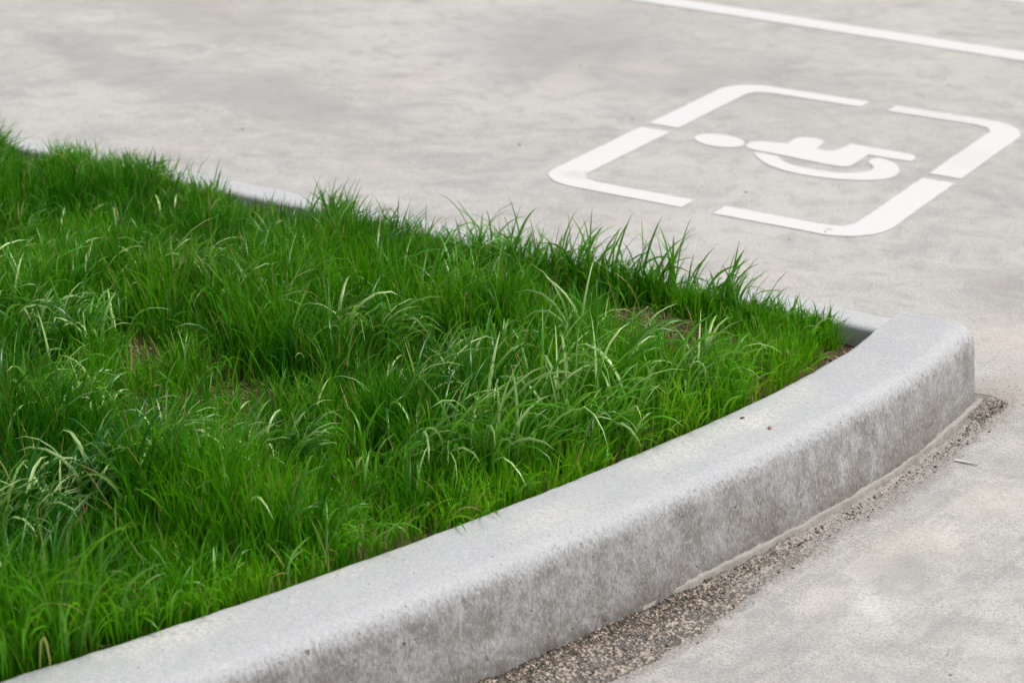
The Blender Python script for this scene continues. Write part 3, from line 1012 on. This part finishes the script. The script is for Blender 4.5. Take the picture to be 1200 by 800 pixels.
# loose dry stalks
u, v = scatter(1100, lambda u, v: .8 + 0 * u)
n = len(u)
parts.append(ribbon_mesh(np.stack([u, v, soil_z(u, v)], 1), rng.uniform(0, 6.28, n), hgt(u, v) * rng.uniform(.7, 1.2, n), np.abs(rng.normal(.2, .2, n)), np.abs(rng.normal(.5, .5, n)),
                         rng.uniform(.0012, .0026, n), rng.normal(0, 1, n), rng.uniform(.5, 1, n), rng.uniform(.75, 1, n), 5))
# sparse low weeds along the inner side of the far kerb, on the left
n = 15000
u = rng.uniform(-1.9, .77, n)
fd = np.interp(u, [-1.9, -1.05, -1.0, -.56, -.5, -.31, -.28, -.08, -.02, .1, .5, .58, .77], [.6, .6, .62, .62, .8, .8, .22, .22, .5, .35, .3, .7, .6])
fh = np.interp(u, [-1.9, -1.05, -.6, -.5, -.3, -.2, 0, .5, .6, .77], [1.0, .95, .95, 1.1, 1.1, .9, 1, .9, .80, .70])
ok = rng.uniform(0, 1, n) < fd
u, fh = u[ok], fh[ok]; n = len(u)
v = -1.545 - np.abs(rng.normal(0, .05, n))
keep = (fbm(u * 9, v * 9, 2, 201) > .42) & (edge_dist(u, v) > -.4)
u, v, fh = u[keep], v[keep], fh[keep]; n = len(u)
parts.append(ribbon_mesh(np.stack([u, v, soil_z(u, v)], 1), rng.uniform(0, 6.28, n), rng.uniform(.05, .13, n) * fh, np.abs(rng.normal(.2, .2, n)), np.abs(rng.normal(.8, .5, n)),
                         rng.uniform(.0018, .0042, n), rng.normal(0, 1, n), np.clip(rng.normal(.42, .15, n), 0, .9), rng.uniform(0, 1, n) ** 4, 6))
V, F, At = join(parts)
g = mesh_obj("grass", V, F, M_GRASS, smooth=True, attrs=At)
g.data.materials.append(M_BROAD)
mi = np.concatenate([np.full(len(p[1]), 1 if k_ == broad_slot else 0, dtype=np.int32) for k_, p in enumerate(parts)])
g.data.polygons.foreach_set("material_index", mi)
tag(g, "dense bright green lawn grass filling the kerbed island", "grass", kind="stuff")
print("grass blades", n_fine, n_broad, "quads", len(F))


# taller clumps standing along the far kerb
def tuft(u0, v0, n, su, h, lean, spread, label, wid=(.0035, .0070), hue=.36):
    ru = u0 + rng.normal(0, su, n); rv = np.minimum(v0 + rng.normal(0, .018, n), -1.55)
    az = np.where(rng.uniform(0, 1, n) < .6, base_az + (math.pi if lean < 0 else 0) + rng.normal(0, .6, n), rng.uniform(0, 6.28, n))
    L = h * rng.uniform(.55, 1.12, n)
    root = np.stack([ru - u0, rv - v0, soil_z(ru, rv) - .12], 1)
    V, F, A = ribbon_mesh(root, az, L, np.abs(rng.normal(.08, .14, n)), np.abs(rng.normal(spread, .4, n)), rng.uniform(*wid, n), rng.normal(0, .9, n),
                          np.clip(rng.normal(hue, .1, n), 0, .75), rng.uniform(0, 1, n) ** 5 * .7, 9, True, np.where(rng.uniform(0, 1, n) < .3, rng.uniform(.2, 1.0, n), 0), 2.2)
    o = mesh_obj("grass_tuft", V, F, M_BROAD, smooth=True, attrs=A)
    o.location = (u0, v0, .12)
    tag(o, label, "grass tuft", "taller grass tufts along the far kerb")


tuft(.02, -1.59, 44, .040, .200, -1, 1.2, "tall loose grass tuft arching over the far kerb, leftmost of the four tall tufts")
tuft(.225, -1.59, 54, .060, .175, 1, .8, "wide grass tuft by the far kerb, second from left of the four tall tufts")
tuft(.400, -1.585, 36, .026, .185, 1, .8, "narrow upright grass tuft on bare soil, third from the left along the far kerb")
tuft(.555, -1.59, 56, .050, .165, 1, .8, "dark grass tuft nearest the kerb corner, rightmost of the four tall tufts")

# ------------------------------------------------------------------ loose stones
ICO = None


def stones(name, pos, size, mat, kind="stuff", flatten=.7, parent=None):
    bm = bmesh.new(); bmesh.ops.create_icosphere(bm, subdivisions=1, radius=1)
    base = np.array([v.co[:] for v in bm.verts]); fc = np.array([[v.index for v in f.verts] for f in bm.faces]); bm.free()
    n = len(pos)
    jit = rng.uniform(.65, 1.2, (n, len(base), 1))
    sc3 = np.stack([rng.uniform(.7, 1.3, n), rng.uniform(.7, 1.3, n), rng.uniform(.5, 1.0, n) * flatten], 1)
    a = rng.uniform(0, 6.28, n)
    B = base[None] * jit * sc3[:, None, :] * size[:, None, None]
    x = B[..., 0] * np.cos(a)[:, None] - B[..., 1] * np.sin(a)[:, None]
    y = B[..., 0] * np.sin(a)[:, None] + B[..., 1] * np.cos(a)[:, None]
    V = np.stack([x, y, B[..., 2]], -1) + pos[:, None, :]
    F = fc[None] + (np.arange(n) * len(base))[:, None, None]
    o = mesh_obj(name, V.reshape(-1, 3), F.reshape(-1, 3), mat, attrs={"pick": np.repeat(rng.uniform(0, 1, n), len(base))})
    tag(o, kind=kind)
    return o


M_GRIT = mat_grit("grit", (.05, .043, .037), (.17, .14, .115), (.58, .47, .38))
M_CLOD = mat_grit("clods", (.08, .055, .035), (.20, .145, .09), (.42, .34, .22))
M_PEB = mat_grit("pavement_grit", (.15, .115, .09), (.33, .28, .23), (.50, .43, .37))

# gutter grit, thickest right at the foot of the kerb
n = 9000
s = rng.uniform(float(s_of_v(-3.1)), S_LEN + .03, n)
b = border(np.minimum(s, S_LEN - 1e-3))
d = BASE + np.abs(rng.normal(0, 1, n)) * .055
vq = np.interp(s, arc, vv)
far_ = sstep(-2.5, -2.1, vq)
d = np.where(far_ > rng.uniform(0, 1, n), BASE + .016 + np.abs(rng.normal(0, .022, n)), d)
keep = (d < b + .012 + np.abs(rng.normal(0, .02, n))) & (rng.uniform(0, 1, n) < 1 - .78 * far_)
s, d, b = s[keep], d[keep], b[keep]
uc, vc, nu, nv = curve(np.minimum(s, S_LEN - 1e-3))
vc = vc + np.maximum(s - S_LEN, 0)
z = np.where(d < b, gutter_z(s, d, b), .0)
size = rng.uniform(.0006, .0019, len(s)) + .0022 * rng.uniform(0, 1, len(s)) ** 9
ke = 380
xe = rng.uniform(S_LEN - .10, S_LEN + .012, ke); be = border(np.minimum(xe, S_LEN - 1e-3)); de = rng.uniform(BASE + .004, BASE + .055, ke)
uce, vce, nue, nve = curve(np.minimum(xe, S_LEN - 1e-3)); vce = vce + np.maximum(xe - S_LEN, 0)
se = rng.uniform(.0006, .0017, ke) + .002 * rng.uniform(0, 1, ke) ** 8
uc, vc, nu, nv, d, z, size = [np.concatenate(q) for q in ((uc, uce), (vc, vce), (nu, nue), (nv, nve), (d, de), (z, np.zeros(ke) + .0003), (size, se))]
stones("gutter_grit", np.stack([uc + nu * d, vc + nv * d, z + size * .3], 1), size, M_GRIT)

# crumbs swept round the kerb corner and scattered on the pavement
n = 420
pu = .93 + np.abs(rng.normal(0, .09, n)) + .06; pv = -1.36 - rng.uniform(-.10, .20, n) + rng.normal(0, .03, n)
keep = pu > 1.055 - .8 * np.maximum(pv + 1.38, 0)
pu, pv = pu[keep], pv[keep]
size = rng.uniform(.0006, .0015, len(pu))
A1 = np.stack([pu, pv, size * .4], 1)
n2 = 420
pu = rng.uniform(-3.2, 1.9, n2) * 1.0; pv = rng.uniform(-2.9, 1.6, n2)
keep = (pv > -1.40) | (pu > u_inner(pv) + .36)
pu, pv = pu[keep], pv[keep]
s2 = rng.uniform(.0010, .0020, len(pu)) + .0016 * rng.uniform(0, 1, len(pu)) ** 8
A2 = np.stack([pu, pv, s2 * .4], 1)
fixed = np.array([(.044, -.414), (.352, -.60), (-.69, -.36), (.93, -1.22), (.30, -.70), (-.55, .05), (1.02, -.62), (.10, .95), (-1.0, .52), (-1.45, -.66)])
s3 = rng.uniform(.0028, .005, len(fixed))
A3 = np.concatenate([fixed, (s3 * .4)[:, None]], 1)
stones("pavement_grit", np.concatenate([A1, A2, A3]), np.concatenate([size, s2, s3]), M_PEB)

# clods and chips on the bare soil
pts = []
for (x, y, rx, ry, f) in BARE:
    k = int((900 if y > -2 else 420) * math.sqrt(rx * ry) / .08)
    a = rng.uniform(0, 6.28, k); r = np.sqrt(rng.uniform(0, 1, k)) * 1.25
    pts.append(np.stack([x + rx * r * np.cos(a), y + ry * r * np.sin(a)], 1))
pts = np.concatenate(pts)
keep = (pts[:, 1] < -1.537) & (pts[:, 0] < u_inner(pts[:, 1]) - .004)
pts = pts[keep]
size = rng.uniform(.0010, .0030, len(pts)) + .004 * rng.uniform(0, 1, len(pts)) ** 8
stones("soil_clods", np.concatenate([pts, (soil_z(pts[:, 0], pts[:, 1]) + size * .3)[:, None]], 1), size, M_CLOD)


# ------------------------------------------------------------------ single small things
def lump(name, loc, r, squash, mat, label, cat, seed):
    bm = bmesh.new(); bmesh.ops.create_icosphere(bm, subdivisions=2, radius=1)
    rr = random.Random(seed)
    for vtx in bm.verts:
        k = 1 + rr.uniform(-.16, .16)
        vtx.co = Vector((vtx.co.x * r * 1.25 * k, vtx.co.y * r * .8 * k, vtx.co.z * r * squash * k))
    me = bpy.data.meshes.new(name); bm.to_mesh(me); bm.free()
    me.materials.append(mat)
    o = bpy.data.objects.new(name, me); o.location = loc; o.rotation_euler.z = rr.uniform(0, 3)
    col.objects.link(o); tag(o, label, cat)


M_BROWN = mat_plain("brown_crumb", (.34, .22, .14))
M_DARK = mat_plain("dark_crumb", (.13, .08, .055))
lump("pebble", (.882, -2.080, .1625), .0046, .55, M_BROWN, "pinkish brown pebble lying alone on top of the curved kerb", "pebble", 3)
lump("clay_crumb", (.823, -2.068, .1622), .0036, .6, M_DARK, "dark crumb of dirt in the pale patch on the kerb top beside the grass", "crumb", 5)
M_STICK = mat_plain("bleached_stick", (.72, .70, .66))


def tube(name, pts, rad, mat):
    V = []; F = []; k = 6
    for i, p in enumerate(pts):
        r = rad[i] if isinstance(rad, (list, tuple)) else rad
        q = Vector(pts[min(i + 1, len(pts) - 1)]) - Vector(pts[max(i - 1, 0)])
        q.normalize(); a = q.cross(Vector((0, 0, 1))).normalized(); b = q.cross(a)
        for j in range(k):
            an = 2 * math.pi * j / k; V.append(Vector(p) + a * r * math.cos(an) + b * r * math.sin(an))
    for i in range(len(pts) - 1):
        for j in range(k): F.append((i * k + j, i * k + (j + 1) % k, (i + 1) * k + (j + 1) % k, (i + 1) * k + j))
    F.append(tuple(range(k))); F.append(tuple((len(pts) - 1) * k + j for j in range(k - 1, -1, -1)))
    return mesh_obj(name, V, F, mat, smooth=True)


o = tube("stick", [(1.094, -1.702, .0035), (1.108, -1.700, .0032), (1.122, -1.699, .0032), (1.138, -1.698, .003)], [.0018, .0022, .002, .0012], M_STICK)
tag(o, "thin pale bleached stick lying on the pavement beside the kerb corner", "stick")
# small green shoots at the foot of the near kerb
n = 7
su_, sv_, snu, snv = curve(np.full(n, float(s_of_v(-2.93))) + rng.normal(0, .006, n))
dd = BASE + .006 + rng.uniform(0, .006, n)
V, F, A = ribbon_mesh(np.stack([su_ + snu * dd, sv_ + snv * dd, np.full(n, -.006)], 1), rng.uniform(0, 6.28, n), rng.uniform(.03, .06, n), np.abs(rng.normal(.1, .1, n)), np.abs(rng.normal(.4, .2, n)),
                      rng.uniform(.003, .005, n), rng.normal(0, .5, n), rng.uniform(.3, .7, n), np.full(n, .3), 6, True)
o = mesh_obj("grass_sprig", V, F, M_GRASS, smooth=True, attrs=A)
tag(o, "tiny olive green sprig growing at the foot of the near kerb face", "sprig")
